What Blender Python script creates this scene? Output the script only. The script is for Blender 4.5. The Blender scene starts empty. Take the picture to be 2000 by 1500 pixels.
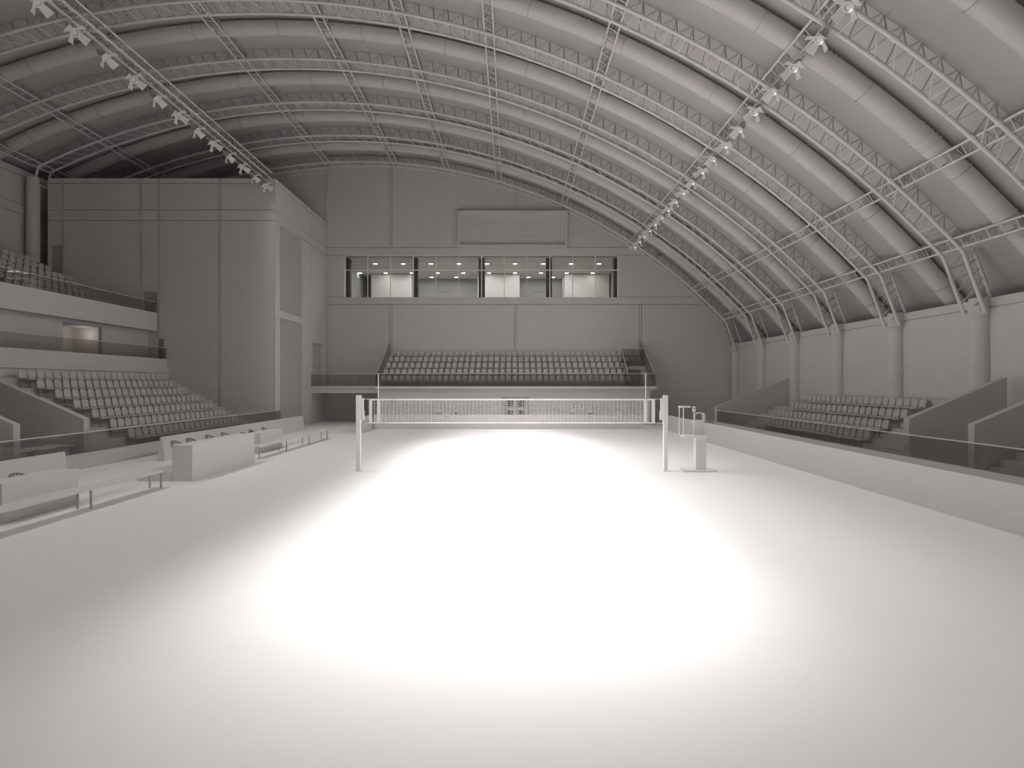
import bpy, math, random
from mathutils import Vector, Matrix

random.seed(4)
scene = bpy.context.scene
COL = scene.collection
PI = math.pi
H = 2.93                      # camera height
CX, CZ, RA = -12.1, -19.02, 39.5   # roof arch: centre and radius of the lower chords

# ---------------------------------------------------------------- materials
def clay(name, col, rough=0.75, noise=0.02, scale=3.0, metal=0.0):
    m = bpy.data.materials.new(name); m.use_nodes = True
    nt = m.node_tree; b = nt.nodes['Principled BSDF']
    tc = nt.nodes.new('ShaderNodeTexCoord'); n = nt.nodes.new('ShaderNodeTexNoise')
    n.inputs['Scale'].default_value = scale; n.inputs['Detail'].default_value = 3
    r = nt.nodes.new('ShaderNodeValToRGB')
    r.color_ramp.elements[0].position = .3; r.color_ramp.elements[1].position = .7
    r.color_ramp.elements[0].color = [c * (1 - noise) for c in col] + [1]
    r.color_ramp.elements[1].color = [min(1, c * (1 + noise)) for c in col] + [1]
    nt.links.new(tc.outputs['Object'], n.inputs['Vector'])
    nt.links.new(n.outputs['Fac'], r.inputs['Fac'])
    nt.links.new(r.outputs['Color'], b.inputs['Base Color'])
    b.inputs['Roughness'].default_value = rough
    b.inputs['Metallic'].default_value = metal
    b.inputs['Specular IOR Level'].default_value = 0.15
    return m

def glass(name, tint, gloss=.06):
    m = bpy.data.materials.new(name); m.use_nodes = True
    nt = m.node_tree; nt.nodes.clear()
    out = nt.nodes.new('ShaderNodeOutputMaterial'); mix = nt.nodes.new('ShaderNodeMixShader')
    t = nt.nodes.new('ShaderNodeBsdfTransparent'); g = nt.nodes.new('ShaderNodeBsdfGlossy')
    t.inputs['Color'].default_value = tint + (1,)
    g.inputs['Roughness'].default_value = .03; g.inputs['Color'].default_value = (.9, .9, .9, 1)
    mix.inputs['Fac'].default_value = gloss
    nt.links.new(t.outputs[0], mix.inputs[1]); nt.links.new(g.outputs[0], mix.inputs[2])
    nt.links.new(mix.outputs[0], out.inputs[0])
    return m

def emit(name, col, s):
    m = bpy.data.materials.new(name); m.use_nodes = True
    b = m.node_tree.nodes['Principled BSDF']
    b.inputs['Base Color'].default_value = (.8, .8, .8, 1)
    b.inputs['Emission Color'].default_value = col + (1,)
    b.inputs['Emission Strength'].default_value = s
    return m

G = .76
M = dict(
    wall=clay('warm_grey_plaster', (.71, .688, .674)),
    tower=clay('tower_panel_grey', (.71, .688, .674)),
    floor=clay('pale_court_floor', (.86, .84, .835), rough=.6, noise=.006, scale=1.0),
    roof=clay('roof_membrane', (.60,.578,.565), noise=.015, scale=.6),
    steel=clay('grey_painted_steel', (.84, .82, .81), rough=.5),
    lattice=clay('shaded_lattice_steel', (.52, .505, .495), rough=.55),  # darker than the chords: shade under the roof put into the colour
    duct=clay('duct_sheet', (.72,.697,.683), rough=.55),
    conc=clay('stand_concrete', (.62, .60, .588)),
    seat=clay('seat_plastic', (.64, .62, .605), rough=.5, noise=.01),
    white=clay('white_paint', (.80, .78, .775), rough=.5, noise=.008),
    furn=clay('pale_furniture', (.72, .70, .69), rough=.55, noise=.01),
    dark=clay('dark_grey_metal', (.16, .155, .15), rough=.5),
    rib=clay('chair_ribs', (.26, .25, .245), rough=.5),
    door=clay('door_grey', (.46, .45, .44), rough=.6),
    booth=clay('booth_white', (.74, .735, .71), noise=.008),
    boothshade=clay('booth_shaded_column', (.10, .10, .098)),  # columns are backlit; their shade is put into the colour
    boothmid=clay('booth_grey_wall', (.46, .455, .44)),
    slat=clay('booth_ceiling_slats', (.74, .73, .71)),
    warmwall=clay('warm_room_wall', (.72, .69, .66)),
    rail=clay('handrail_steel', (.72, .70, .68), rough=.4),
    glass=glass('balustrade_glass', (.80, .795, .79), .05),
    wglass=glass('booth_glass', (.93, .93, .92), .03),
    bowl=clay('white_ceramic', (.93, .92, .91), rough=.3),
    bulb=emit('lamp_glow', (1, 1, .98), 3),
    down=emit('downlight_glow', (1, 1, .97), 16),
)

# ---------------------------------------------------------------- mesh builder
class MB:
    def __init__(s): s.v = []; s.f = []; s.sm = []
    def add(s, vs, fs, smooth=False):
        o = len(s.v); s.v += [tuple(p) for p in vs]
        s.f += [tuple(i + o for i in f) for f in fs]; s.sm += [smooth] * len(fs)
    def box(s, x0, x1, y0, y1, z0, z1):
        x0, x1 = min(x0, x1), max(x0, x1); y0, y1 = min(y0, y1), max(y0, y1); z0, z1 = min(z0, z1), max(z0, z1)
        s.add([(x0,y0,z0),(x1,y0,z0),(x1,y1,z0),(x0,y1,z0),(x0,y0,z1),(x1,y0,z1),(x1,y1,z1),(x0,y1,z1)],
              [(0,3,2,1),(4,5,6,7),(0,1,5,4),(1,2,6,5),(2,3,7,6),(3,0,4,7)])
    def prism(s, prof, axis, a, b):
        """prof: list of 2-D points; axis 'y': (x,z) extruded in y; 'x': (y,z) extruded in x; 'z': (x,y)."""
        n = len(prof)
        area = sum(prof[i][0]*prof[(i+1)%n][1]-prof[(i+1)%n][0]*prof[i][1] for i in range(n))
        if area < 0: prof = prof[::-1]
        def P(p, t):
            return (p[0], t, p[1]) if axis == 'y' else (t, p[0], p[1]) if axis == 'x' else (p[0], p[1], t)
        vs = [P(p, a) for p in prof] + [P(p, b) for p in prof]
        fs = [tuple(range(n)), tuple(range(2*n-1, n-1, -1))] + [(i, i+n, (i+1)%n+n, (i+1)%n) for i in range(n)]
        if axis != 'y': fs = [f[::-1] for f in fs]
        s.add(vs, fs)
    def tube(s, pts, r, n=8, caps=True, smooth=True):
        pts = [Vector(p) for p in pts]; rings = []
        d0 = (pts[1]-pts[0]).normalized()
        up = Vector((0,0,1)) if abs(d0.z) < .9 else Vector((1,0,0))
        side = d0.cross(up).normalized()
        rr = r if isinstance(r, (list, tuple)) else [r]*len(pts)
        vs = []
        for i, p in enumerate(pts):
            if i == 0: d = d0
            elif i == len(pts)-1: d = (pts[i]-pts[i-1]).normalized()
            else: d = ((pts[i+1]-pts[i]).normalized()+(pts[i]-pts[i-1]).normalized()).normalized()
            side = (side - d*side.dot(d)).normalized(); u = side.cross(d)
            k = 1.0
            if 0 < i < len(pts)-1:
                c = d.dot((pts[i]-pts[i-1]).normalized()); k = 1/max(c, .6)
            for j in range(n):
                a = 2*PI*j/n
                vs.append(p + (side*math.cos(a)+u*math.sin(a))*rr[i]*(k if k < 1.05 else 1.03))
        fs = []
        for i in range(len(pts)-1):
            for j in range(n):
                fs.append((i*n+j, i*n+(j+1)%n, (i+1)*n+(j+1)%n, (i+1)*n+j))
        s.add(vs, fs, smooth)
        if caps:
            m = (len(pts)-1)*n
            s.add([vs[j] for j in range(n)], [tuple(range(n-1,-1,-1))])
            s.add([vs[m+j] for j in range(n)], [tuple(range(n))])
    def disc(s, c, d, r, n=20, thick=.01):
        c = Vector(c); d = Vector(d).normalized(); s.tube([c, c+d*thick], r, n, True, True)
    def shell(s, grid, th, nrm):
        """grid of points (rows x cols) thickened along nrm"""
        R, C = len(grid), len(grid[0]); nrm = Vector(nrm)*th
        A = [Vector(p) for row in grid for p in row]; B = [p+nrm for p in A]; o = R*C
        fs = []
        for i in range(R-1):
            for j in range(C-1):
                a = i*C+j
                fs.append((a, a+1, a+C+1, a+C)); fs.append((o+a, o+a+C, o+a+C+1, o+a+1))
        for j in range(C-1):
            fs.append((j, o+j, o+j+1, j+1)); a = (R-1)*C+j; fs.append((a, a+1, o+a+1, o+a))
        for i in range(R-1):
            a = i*C; fs.append((a, a+C, o+a+C, o+a)); a = i*C+C-1; fs.append((a, o+a, o+a+C, a+C))
        s.add(A+B, fs, True)
    def merge(s, other, mat):
        s.add([mat @ Vector(p) for p in other.v], other.f); s.sm[-len(other.f):] = other.sm
    def build(s, name, mat, parent=None, loc=None):
        me = bpy.data.meshes.new(name)
        vs = s.v
        if loc is not None:
            vs = [(p[0]-loc[0], p[1]-loc[1], p[2]-loc[2]) for p in vs]
        me.from_pydata(vs, [], s.f); me.validate(); me.update()
        if len(me.polygons) == len(s.sm): me.polygons.foreach_set('use_smooth', s.sm)
        me.materials.append(M[mat])
        o = bpy.data.objects.new(name, me); COL.objects.link(o)
        if loc is not None: o.location = loc
        if parent is not None: o.parent = parent
        return o

def W(name, mat, fn, parent=None):
    """world-space part: mesh written in world coordinates, parented to a thing whose origin is elsewhere"""
    m = MB(); fn(m)
    loc = tuple(parent.location) if parent is not None else None
    if parent is not None:
        p = parent
        acc = Vector((0,0,0))
        while p is not None: acc += p.location; p = p.parent
        m.v = [(a-acc.x, b-acc.y, c-acc.z) for a, b, c in m.v]
    return m.build(name, mat, parent)

def tag(o, label=None, cat=None, group=None, kind=None):
    if label: o['label'] = label
    if cat: o['category'] = cat
    if group: o['group'] = group
    if kind: o['kind'] = kind
    return o

def thing(name, label, cat, loc, group=None, rz=0):
    o = bpy.data.objects.new(name, None); COL.objects.link(o); o.empty_display_size = .2
    o.location = loc; o.rotation_euler = (0, 0, rz)
    return tag(o, label, cat, group)

def copy_tree(o, parent=None):
    c = o.copy(); COL.objects.link(c)
    if parent is not None: c.parent = parent
    for ch in [x for x in o.children]: copy_tree(ch, c)
    return c

def struct(name, mat, fn):
    m = MB(); fn(m); o = m.build(name, mat); o['kind'] = 'structure'; return o

ORD = ['first','second','third','fourth','fifth','sixth','seventh','eighth','ninth','tenth','eleventh','twelfth',
       'thirteenth','fourteenth','fifteenth','sixteenth','seventeenth','eighteenth','nineteenth','twentieth',
       'twenty-first','twenty-second','twenty-third','twenty-fourth','twenty-fifth','twenty-sixth']

def A(x, R=RA):   # z of the roof circle of radius R at x
    return CZ + math.sqrt(max(0, R*R-(x-CX)**2))
def AT(th, R=RA): return CX+R*math.sin(th), CZ+R*math.cos(th)

# ================================================================ SETTING
YW = 41.3; XR = 17.95; XL = -30.3; YB = -9.0
struct('floor', 'floor', lambda m: m.box(-32.5, 20.5, YB-.4, 52, -.3, 0))

def roof(m):
    prof = []; t0, t1 = math.radians(-31.5), math.radians(58)
    N = 90
    for i in range(N+1):
        t = t0+(t1-t0)*i/N; prof.append(AT(t, RA+.90))
    out = [AT(t0+(t1-t0)*i/N, RA+1.2) for i in range(N+1)]
    vs = []; fs = []
    for y in (YB-.3, YW+.6):
        vs += [(p[0], y, p[1]) for p in prof]
    n = N+1
    for i in range(N): fs.append((i, i+n, i+n+1, i+1))
    m.add(vs, fs, True)
    vs = []
    for y in (YB-.3, YW+.6):
        vs += [(p[0], y, p[1]) for p in out]
    m.add(vs, [f[::-1] for f in fs], True)
struct('ceiling', 'roof', roof)

# far wall with the booth window opening
WX0, WX1, WZ0, WZ1 = -13.5, 8.55, 9.93, 13.3
def far_wall(m):
    y0, y1 = YW, YW+.35
    m.box(-33.2, 20.8, y0, y1, 0, WZ0)
    m.box(-33.2, WX0, y0, y1, WZ0, WZ1); m.box(WX1, 20.8, y0, y1, WZ0, WZ1)
    # upper part follows the arch
    pts = [(-33.2, WZ1)]
    for i in range(61):
        x = -33.2+54*i/60
        pts.append((x, max(A(x, RA+.88), WZ1)))
    pts.append((20.8, WZ1))
    top = []
    for p in pts:
        if top and abs(top[-1][0]-p[0]) < 1e-6 and abs(top[-1][1]-p[1]) < 1e-6: continue
        top.append(p)
    xs = [p for p in top if p[1] > WZ1+1e-4]
    m.prism([(xs[0][0], WZ1)]+xs+[(xs[-1][0], WZ1)], 'y', y0, y1)
    # panel skin: panels, belts and narrow cover strips with open joints between them
    g = .022; y1, y0 = YW-.002, YW-.11
    def strip_top(a, b, z0):
        N = 24; pts = [(a, z0)]
        for i in range(N+1):
            x = a+(b-a)*i/N; pts.append((x, max(z0+.02, A(x, RA+.8))))
        pts.append((b, z0)); m.prism(pts, 'y', y0, y1)
    js = [-9.75, .29, 10.32]; xs = []
    lo = -14.9
    for j in js: xs += [(lo, j-.09-g), (j-.09+g, j+.09-g)]; lo = j+.09+g
    xs.append((lo, 17.9))
    for a, b in xs:
        m.box(a, b, y0, y1, 0 if a > 10.3 or b < -9.7 else 2.8, 9.33-g)
        if a < 10.0: strip_top(a, min(b, 10.6), 13.92+g)
    m.box(-14.9, 17.0, y0, y1, 9.33+g, 9.93-g)
    m.box(-14.9, 10.9, y0, y1, 13.3+g, 13.92-g)
    m.box(-14.9, WX0, y0, y1, 9.93+g, 13.3-g); strip = [(WX1, 9.93+g), (WX1, 13.3-g)]
    for i in range(13):
        x = 11.2+3.9*i/12; strip.append((x, max(min(13.3-g, A(x, RA+.8)), 9.93+g+.01)))
    strip.append((15.4, 9.93+g)); m.prism(strip, 'y', y0, y1)
struct('wall_far', 'wall', far_wall)

def right_wall(m):
    m.box(XR+.06, XR+.3, YB, YW, 0, 6.1); m.box(XR, XR+.06, YB, YW, 0, 5.80); m.box(XR, XR+.35, YB, YW, 5.84, 6.17)
struct('wall_right', 'wall', right_wall)
struct('wall_right_outer', 'wall', lambda m: m.box(20.6, 20.9, YB, YW+.4, 0, 6.6))
def left_wall(m):
    m.box(XL-.3, XL-.08, YB, YW, 0, 16.2)
    for z0, z1 in ((0, 13.40), (13.44, 14.01), (14.05, 15.78), (15.82, 16.2)): m.box(XL-.08, XL, YB, YW, z0, z1)
struct('wall_left', 'wall', left_wall)
struct('wall_left_outer', 'wall', lambda m: m.box(-33.4, -33.1, YB, YW+.4, 0, 17))
struct('wall_back', 'wall', lambda m: m.box(-33.4, 20.9, YB-.35, YB, 0, 21.5))

# tower block at the far left
TX, TY, TZ = -14.95, 32.3, 15.85
def tower(m):
    x0 = -29.2
    # front skin with three door recesses
    doors = [(-29.15, -28.3, 9.9, 11.7), (-23.3, -22.3, 7.05, 8.74), (-22.9, -21.9, 3.62, 5.8)]
    xs = sorted(set([x0, TX]+[d[0] for d in doors]+[d[1] for d in doors]))
    for a, b in zip(xs[:-1], xs[1:]):
        cuts = sorted([(d[2], d[3]) for d in doors if d[0] <= a+1e-6 and d[1] >= b-1e-6])
        z = 0
        for c0, c1 in cuts:
            m.box(a, b, TY, TY+.3, z, c0); z = c1
        m.box(a, b, TY, TY+.3, z, TZ)
    m.box(x0, TX-.3, TY+.3, YW, TZ-.3, TZ)          # top slab
    m.box(x0, x0+.3, TY+.3, YW, 0, TZ-.3)
    m.box(x0, TX-.32, TY+.62, TY+.9, 0, TZ-.35)     # inner wall behind the doors
    # side skin (faces the court) with louvre openings and balcony opening
    X0, X1 = TX-.3, TX
    m.box(X0, X1, TY+.3, 32.85, 0, TZ)
    m.box(X0, X1, 32.85, 36.3, 7.2, 7.65); m.box(X0, X1, 32.85, 36.3, 13.3, TZ)
    m.box(X0, X1, 36.3, 38.25, 0, TZ)
    m.box(X0, X1, 38.25, 40.75, 6.05, TZ); m.box(X0, X1, 38.25, 40.75, 0, 2.75); m.box(X0, X1, 40.75, YW, 0, TZ)
    # panel skin with open joints: cover strips, coping and belt courses
    g = .02; d = .09
    zs = [(0, 13.22), (13.22, 13.88), (13.88, 15.56), (15.56, TZ+.02)]
    jx = [-28.25, -23.36, -22.24, -18.4]
    cols = []; lo = x0
    for j in jx: cols += [(lo, j-.05-g), (j-.05+g, j+.05-g)]; lo = j+.05+g
    cols.append((lo, TX-.02))
    for a, b in cols:
        for z0, z1 in zs:
            zz0 = z0+(g if z0 else 0); zz1 = z1-(g if z1 < TZ else 0)
            hit = [q for q in doors if q[0] < b-.02 and q[1] > a+.02 and q[2] < zz1 and q[3] > zz0]
            if not hit: m.box(a, b, TY-d, TY, zz0, zz1); continue
            q = hit[0]
            pieces = [(a, q[0]), (q[1], b)] if len(hit) == 1 else [(a, -23.3), (-21.9, b)]
            for pa, pb in pieces:
                if pb-pa > .03: m.box(pa, pb, TY-d, TY, zz0, zz1)
            for qa, qb in ([(max(a, q[0]), min(b, q[1]))]):
                m.box(qa, qb, TY-d, TY, zz0, q[2]); m.box(qa, qb, TY-d, TY, q[3], zz1)
            if len(hit) == 2:
                q2 = hit[1]
                m.box(max(a, q[1]), min(b, q2[1]), TY-d, TY, q2[3], zz1)
    for a, b in ((TY-d, 32.83), (32.83, 36.32), (36.32, 38.0-g), (38.0+g, YW-.15)):
        for z0, z1 in zs:
            zz0 = z0+(g if z0 else 0); zz1 = z1-(g if z1 < TZ else 0)
            if a == 32.83 and z0 == 0:
                m.box(TX, TX+.06, a, b, 7.2, 7.65); continue
            if a == 32.83 and z0 == 13.22: zz0 = 13.3
            if a > 38 and z0 == 0:
                m.box(TX, TX+.06, a, 38.25, 0, zz1); m.box(TX, TX+.06, 38.25, 40.75, 0, 2.75); m.box(TX, TX+.06, 38.25, 40.75, 6.05, zz1); m.box(TX, TX+.06, 40.75, b, 0, zz1); continue
            m.box(TX, TX+.06, a, b, zz0, zz1)
struct('wall_tower', 'tower', tower)
def louvre(name, label, z0, z1):
    t = thing(name, label, 'louvre panel', (TX, 34.6, z0))
    W('backing_panel', 'tower', lambda m: m.box(TX-.28, TX-.22, 32.85, 36.3, z0, z1), t)
    def sl(m):
        y = 32.92
        while y < 36.27: m.box(TX-.215, TX-.1, y, y+.045, z0, z1); y += .135
    W('vertical_slats', 'tower', sl, t)
louvre('louvre_panel', 'tall recessed vertical-slat panel high on the court side of the tower', 7.65, 13.3)
louvre('louvre_panel', 'recessed vertical-slat panel reaching the floor on the court side of the tower', 0.0, 7.2)

def door(name, x0, x1, z0, z1, y, label):
    t = tag(thing(name, label, 'door', ((x0+x1)/2, y, z0)), kind='structure')
    W('door_leaf', 'door', lambda m: m.box(x0, x1, y, y+.06, z0, z1), t)
    h = W('door_handle', 'dark', lambda m: m.tube([(x1-.12, y-.05, z0+.95), (x1-.28, y-.05, z0+.95)], .015, 6), t)
    W('door_frame', 'tower', lambda m: (m.box(x0, x0+.04, y-.08, y, z0, z1), m.box(x1-.04, x1, y-.08, y, z0, z1),
                                       m.box(x0+.04, x1-.04, y-.08, y, z1-.04, z1)), t)
door('door_1', -29.15, -28.3, 9.9, 11.7, TY+.10, 'dark recessed door at the top of the upper left stand')
door('door_2', -23.3, -22.3, 7.05, 8.74, TY+.10, 'dark recessed door at the end of the upper stand balcony')
door('door_3', -22.9, -21.9, 3.62, 5.8, TY+.10, 'dark recessed door at the end of the left concourse')

# ---------------------------------------------------------------- booth behind the far window
def booth_shell(m):
    m.box(WX0-1, WX1+1, YW+.35, 51, 9.6, 9.9)                 # floor
    m.box(WX0-1, WX1+1, 50.5, 50.8, 9.9, 13.7)
    m.box(WX0-1, WX0-.7, YW+.35, 50.5, 9.9, 13.7); m.box(WX1+.7, WX1+1, YW+.35, 50.5, 9.9, 13.7)
struct('wall_booth', 'boothmid', booth_shell)
def booth_ceiling(m):
    m.box(WX0-1, WX1+1, YW+.35, 51, 13.6, 13.8)
struct('ceiling_booth', 'dark', booth_ceiling)
def booth_slats(m):
    y = YW+.6
    while y < 50.3: m.box(WX0-.7, WX1+.7, y, y+.2, 13.24, 13.32); y += .42
o = MB(); booth_slats(o); tag(o.build('trim_1', 'slat'), kind='structure')
k = 47.8/1000
for i, (a, b) in enumerate(((725, 804), (933, 1015), (1103, 1190))):
    o = MB(); o.box((a-1000)*k, (b-1000)*k, 47.8, 50.45, 9.9, 13.2)
    tag(o.build('wall_block', 'booth'), 'bright white block wall inside the booth, ' + ('left one', 'middle one', 'right one')[i], 'wall block', kind='structure')
k = 41.95/1000
for i, (a, b) in enumerate(((668, 683), (806, 815.5), (935, 946.5), (1067, 1078), (1199, 1214))):
    o = MB(); o.box((a-1000)*k, (b-1000)*k, 41.9, 42.4, 9.9, 13.24)
    tag(o.build('booth_column', 'boothshade'), 'dark column just behind the booth window, %s from the left' % ORD[i], 'column', 'dark columns behind the booth window')
k = 50.4/1000
for i, (a, b) in enumerate(((676, 692), (856, 880), (1044, 1070))):
    t = thing('door_frame', 'thin door frame on the booth back wall, ' + ('left one', 'middle one', 'right one')[i], 'door frame', ((a+b)/2*k-50.4, 50.45, 9.9), 'door frames inside the booth')
    a_, b_ = (a-1000)*k, (b-1000)*k
    W('door_jamb', 'door', lambda m: (m.box(a_, a_+.1, 50.38, 50.5, 9.9, 12.0)), t)
    W('door_jamb', 'door', lambda m: (m.box(b_-.1, b_, 50.38, 50.5, 9.9, 12.0)), t)
    W('door_head', 'door', lambda m: (m.box(a_, b_, 50.38, 50.5, 12.0, 12.1)), t)
    W('door_leaf', 'boothmid', lambda m: (m.box(a_+.1, b_-.1, 50.44, 50.5, 9.9, 12.0)), t)
proto = None
for r, (yy, xs) in enumerate(((43.6, [733, 787.5, 842, 896.5, 951, 1006, 1061, 1115.5, 1170]),
                              (47.2, [703, 753.5, 804, 855, 905, 955, 1006, 1056.5, 1107, 1157.5]),
                              (49.1, [699, 843, 891, 1032, 1080]))):
    for i, px in enumerate(xs):
        x = (px-1000)*yy/1000
        lab = 'glowing round booth downlight, %s from left, %s row' % (ORD[i], ('front', 'middle', 'rear')[r])
        if proto is None:
            proto = thing('downlight', lab, 'downlight', (x, yy, 13.16), 'downlights in the booth ceiling')
            m = MB(); m.tube([(0,0,0), (0,0,.08)], .2, 20); m.build('housing', 'white', proto)
            m = MB(); m.tube([(0,0,-.012), (0,0,-.002)], .17, 20); m.build('glowing_lens', 'down', proto)
            d = proto
        else:
            d = copy_tree(proto); d.location = (x, yy, 13.16); d['label'] = lab
# light from the downlights: one soft lamp per row
for yy, e in ((43.6, 170), (46.2, 250), (49.3, 60)):
    L = bpy.data.lights.new('booth_light', 'AREA'); L.shape = 'RECTANGLE'; L.size = 20; L.size_y = .3; L.energy = e; L.color = (1, 1, .97)
    o = bpy.data.objects.new('booth_light', L); COL.objects.link(o); o.location = (-2.4, yy, 13.1)

# window_1: glazed strip
t = tag(thing('window_1', 'long glazed booth window strip high on the far wall', 'window', (-2.475, YW+.1, WZ0)), kind='structure')
k = YW/1000
W('glass_pane', 'wglass', lambda m: m.box(WX0, WX1, YW+.14, YW+.16, WZ0, WZ1), t)
for i, px in enumerate((717.3, 762, 806.6, 851.2, 895.8, 940.4, 985, 1029.6, 1074.2, 1118.8, 1163.4)):
    x = (px-1000)*k; w = .045 if i % 3 == 2 else .022
    W('mullion', 'steel', lambda m: m.box(x-w, x+w, YW+.08, YW+.17, WZ0, WZ1), t)
W('transom', 'steel', lambda m: m.box(WX0, WX1, YW+.07, YW+.18, 12.10, 12.17), t)

# scoreboard
def seg(m, x, z, w, h, on):
    th = .05; y0, y1 = 41.05, 41.08
    S = {'a': (x, x+w, z+h-th, z+h), 'g': (x, x+w, z+h/2-th/2, z+h/2+th/2), 'd': (x, x+w, z, z+th),
         'f': (x, x+th, z+h/2, z+h), 'b': (x+w-th, x+w, z+h/2, z+h), 'e': (x, x+th, z, z+h/2), 'c': (x+w-th, x+w, z, z+h/2)}
    for c in on: a = S[c]; m.box(a[0], a[1], y0, y1, a[2], a[3])
SEG = {'0': 'abcdef', '1': 'bc', '2': 'abged', '4': 'fgbc', '7': 'abc', '8': 'abcdefg'}
t = thing('scoreboard', 'wide framed scoreboard panel mounted above the booth window', 'scoreboard', (.04, 41.2, 13.95))
W('display_panel', 'wall', lambda m: m.box(-4.2, 4.28, 41.08, 41.17, 13.98, 16.62), t)
def fr(m):
    m.box(-4.33, 4.41, 40.74, 41.18, 16.58, 16.75); m.box(-4.33, 4.41, 40.74, 41.18, 13.86, 14.03)
    m.box(-4.33, -4.16, 40.74, 41.18, 14.03, 16.58); m.box(4.24, 4.41, 40.74, 41.18, 14.03, 16.58)
W('frame', 'wall', fr, t)
for ch, x, w in (('2', -3.64, .6), ('7', -2.75, .55), ('0', -1.0, .6), ('0', -.15, .55), ('8', .65, .5), ('8', 1.02, .6), ('2', 2.3, .6), ('4', 3.0, .0)):
    if w: W('digit', 'wall', lambda m: seg(m, x, 14.75, w, 1.1, SEG[ch]), t)

# ================================================================ ROOF STEEL
TRY = [15.3+4.25*i for i in range(7)]   # 15.3 ... 40.8
def bars_to_parts(parent, bars, r, nmax, name, mat, cam=(0, 0, H)):
    """bars: list of (p0,p1,r); the nmax that show largest become parts, the rest one stuff part"""
    C = Vector(cam)
    def show(b):
        p, q = Vector(b[0]), Vector(b[1]); mid = (p+q)/2
        if mid.y < .5: return 0
        u = mid.x/mid.y; v = (mid.z-H)/mid.y
        if abs(u) > 1.03 or v > .78: return 0
        pu = (p.x/max(p.y, .5)-q.x/max(q.y, .5)); pv = ((p.z-H)/max(p.y, .5)-(q.z-H)/max(q.y, .5))
        return math.hypot(pu, pv)*b[2]/mid.y
    bs = sorted(bars, key=show, reverse=True)
    for b in bs[:nmax]:
        W(name, mat, lambda m: m.tube([b[0], b[1]], b[2], 5), parent)
    rest = bs[nmax:]
    if rest:
        def f(m):
            for b in rest: m.tube([b[0], b[1]], b[2], 4, caps=False)
        o = W(name, mat, f, parent); o['kind'] = 'stuff'

def arch(ti, yc):
    order = {0: 'nearest one, crossing the upper right corner', 1: 'second from the camera, over the near right column',
             2: 'third from the camera', 3: 'fourth from the camera', 4: 'fifth from the camera, beside the left column',
             5: 'second from the far wall', 6: 'set against the far wall'}[ti]
    t = thing('arch_truss', 'curved steel lattice roof truss, ' + order, 'roof truss', (CX, yc, A(CX)), 'arched roof trusses')
    xk = 16.85; tk = math.asin((xk-CX)/RA)
    xl = -29.5; tl = math.asin((xl-CX)/RA)
    if ti >= 5: xl, tl = -28.6, math.asin((-28.6-CX)/RA)
    N = 78
    for sgn in (-1, 1):
        y = yc+.44*sgn
        pts = [(AT(tl+(tk-tl)*i/N)[0], y, AT(tl+(tk-tl)*i/N)[1]) for i in range(N+1)]
        pts.append((17.66, y, 5.62))
        if ti < 5: pts = [(-29.72, y, 15.45)] + pts
        W('lower_chord', 'steel', lambda m: m.tube(pts, .068, 8), t)
    Rt = RA+.82
    tt0, tt1 = tl, math.asin((17.5-CX)/Rt)
    pts = [(AT(tt0+(tt1-tt0)*i/N, Rt)[0], yc, AT(tt0+(tt1-tt0)*i/N, Rt)[1]) for i in range(N+1)]
    W('upper_chord', 'lattice', lambda m: m.tube(pts, .014, 6), t)
    # emerging end of the upper chord over the right column
    W('end_brace', 'steel', lambda m: (m.tube([(17.62, yc, 8.1), (18.3, yc, 6.2), (18.25, yc, 5.5)], .06, 8),
                                     m.tube([(17.62, yc, 8.1), (17.05, yc-.4, 7.2)], .035, 6)), t)
    # bolted flanges at the module joints
    bars = []; low = []
    step = 1.0; n = int((math.degrees(tk)-math.degrees(tl))/step)
    dth = (tk-tl)/n
    def L(th, s): x, z = AT(th, RA); return (x, yc+.44*s, z)
    def U(th): x, z = AT(th, Rt); return (x, yc, z)
    for i in range(n):
        a = tl+dth*i; b = a+dth; mid = a+dth/2
        for s in (-1, 1):
            bars.append((U(a+dth*.06), L(mid, s), .024)); bars.append((L(mid, s), U(b-dth*.06), .011))
        if i % 6 in (0, 5):
            low.append((L(a, -1), L(a, 1), .024))
        else:
            low.append((L(a, -1), L(b, 1), .018))
    # steep end part over the column
    P = [((xk+(17.66-xk)*q), (A(xk)+(5.62-A(xk))*q)) for q in (0, .2, .4, .6, .8, 1)]
    for i in range(5):
        bars.append(((P[i][0], yc-.44, P[i][1]), (P[i+1][0], yc+.44, P[i+1][1]), .024))
        s = 1 if i % 2 else -1
        bars.append(((P[i+1][0], yc-.44, P[i+1][1]), (17.75+.1*i, yc, 7.7-.35*i), .018))
        bars.append(((P[i+1][0], yc+.44, P[i+1][1]), (17.75+.1*i, yc, 7.7-.35*i), .018))
    bars.append(((17.66, yc-.44, 5.75), (17.66, yc+.44, 5.75), .03))
    bars_to_parts(t, low, None, 50, 'bottom_brace', 'steel')
    bars_to_parts(t, bars, None, 50, 'lattice_bar', 'lattice')
    k = 0
    for i in range(0, N, 6):
        th = tl+(tk-tl)*i/N
        x, z = AT(th); x2, z2 = AT(th+.004)
        if -1.05 < x/yc < 1.05 and (z-H)/yc < .8:
            for yq in (yc-.44, yc+.44): W('joint_flange', 'steel', lambda m: m.tube([(x, yq, z), (x2, yq, z2)], .085, 10), t)
    # saddle ring on the column head
    return t
for i, y in enumerate(TRY): arch(i, y)

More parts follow.
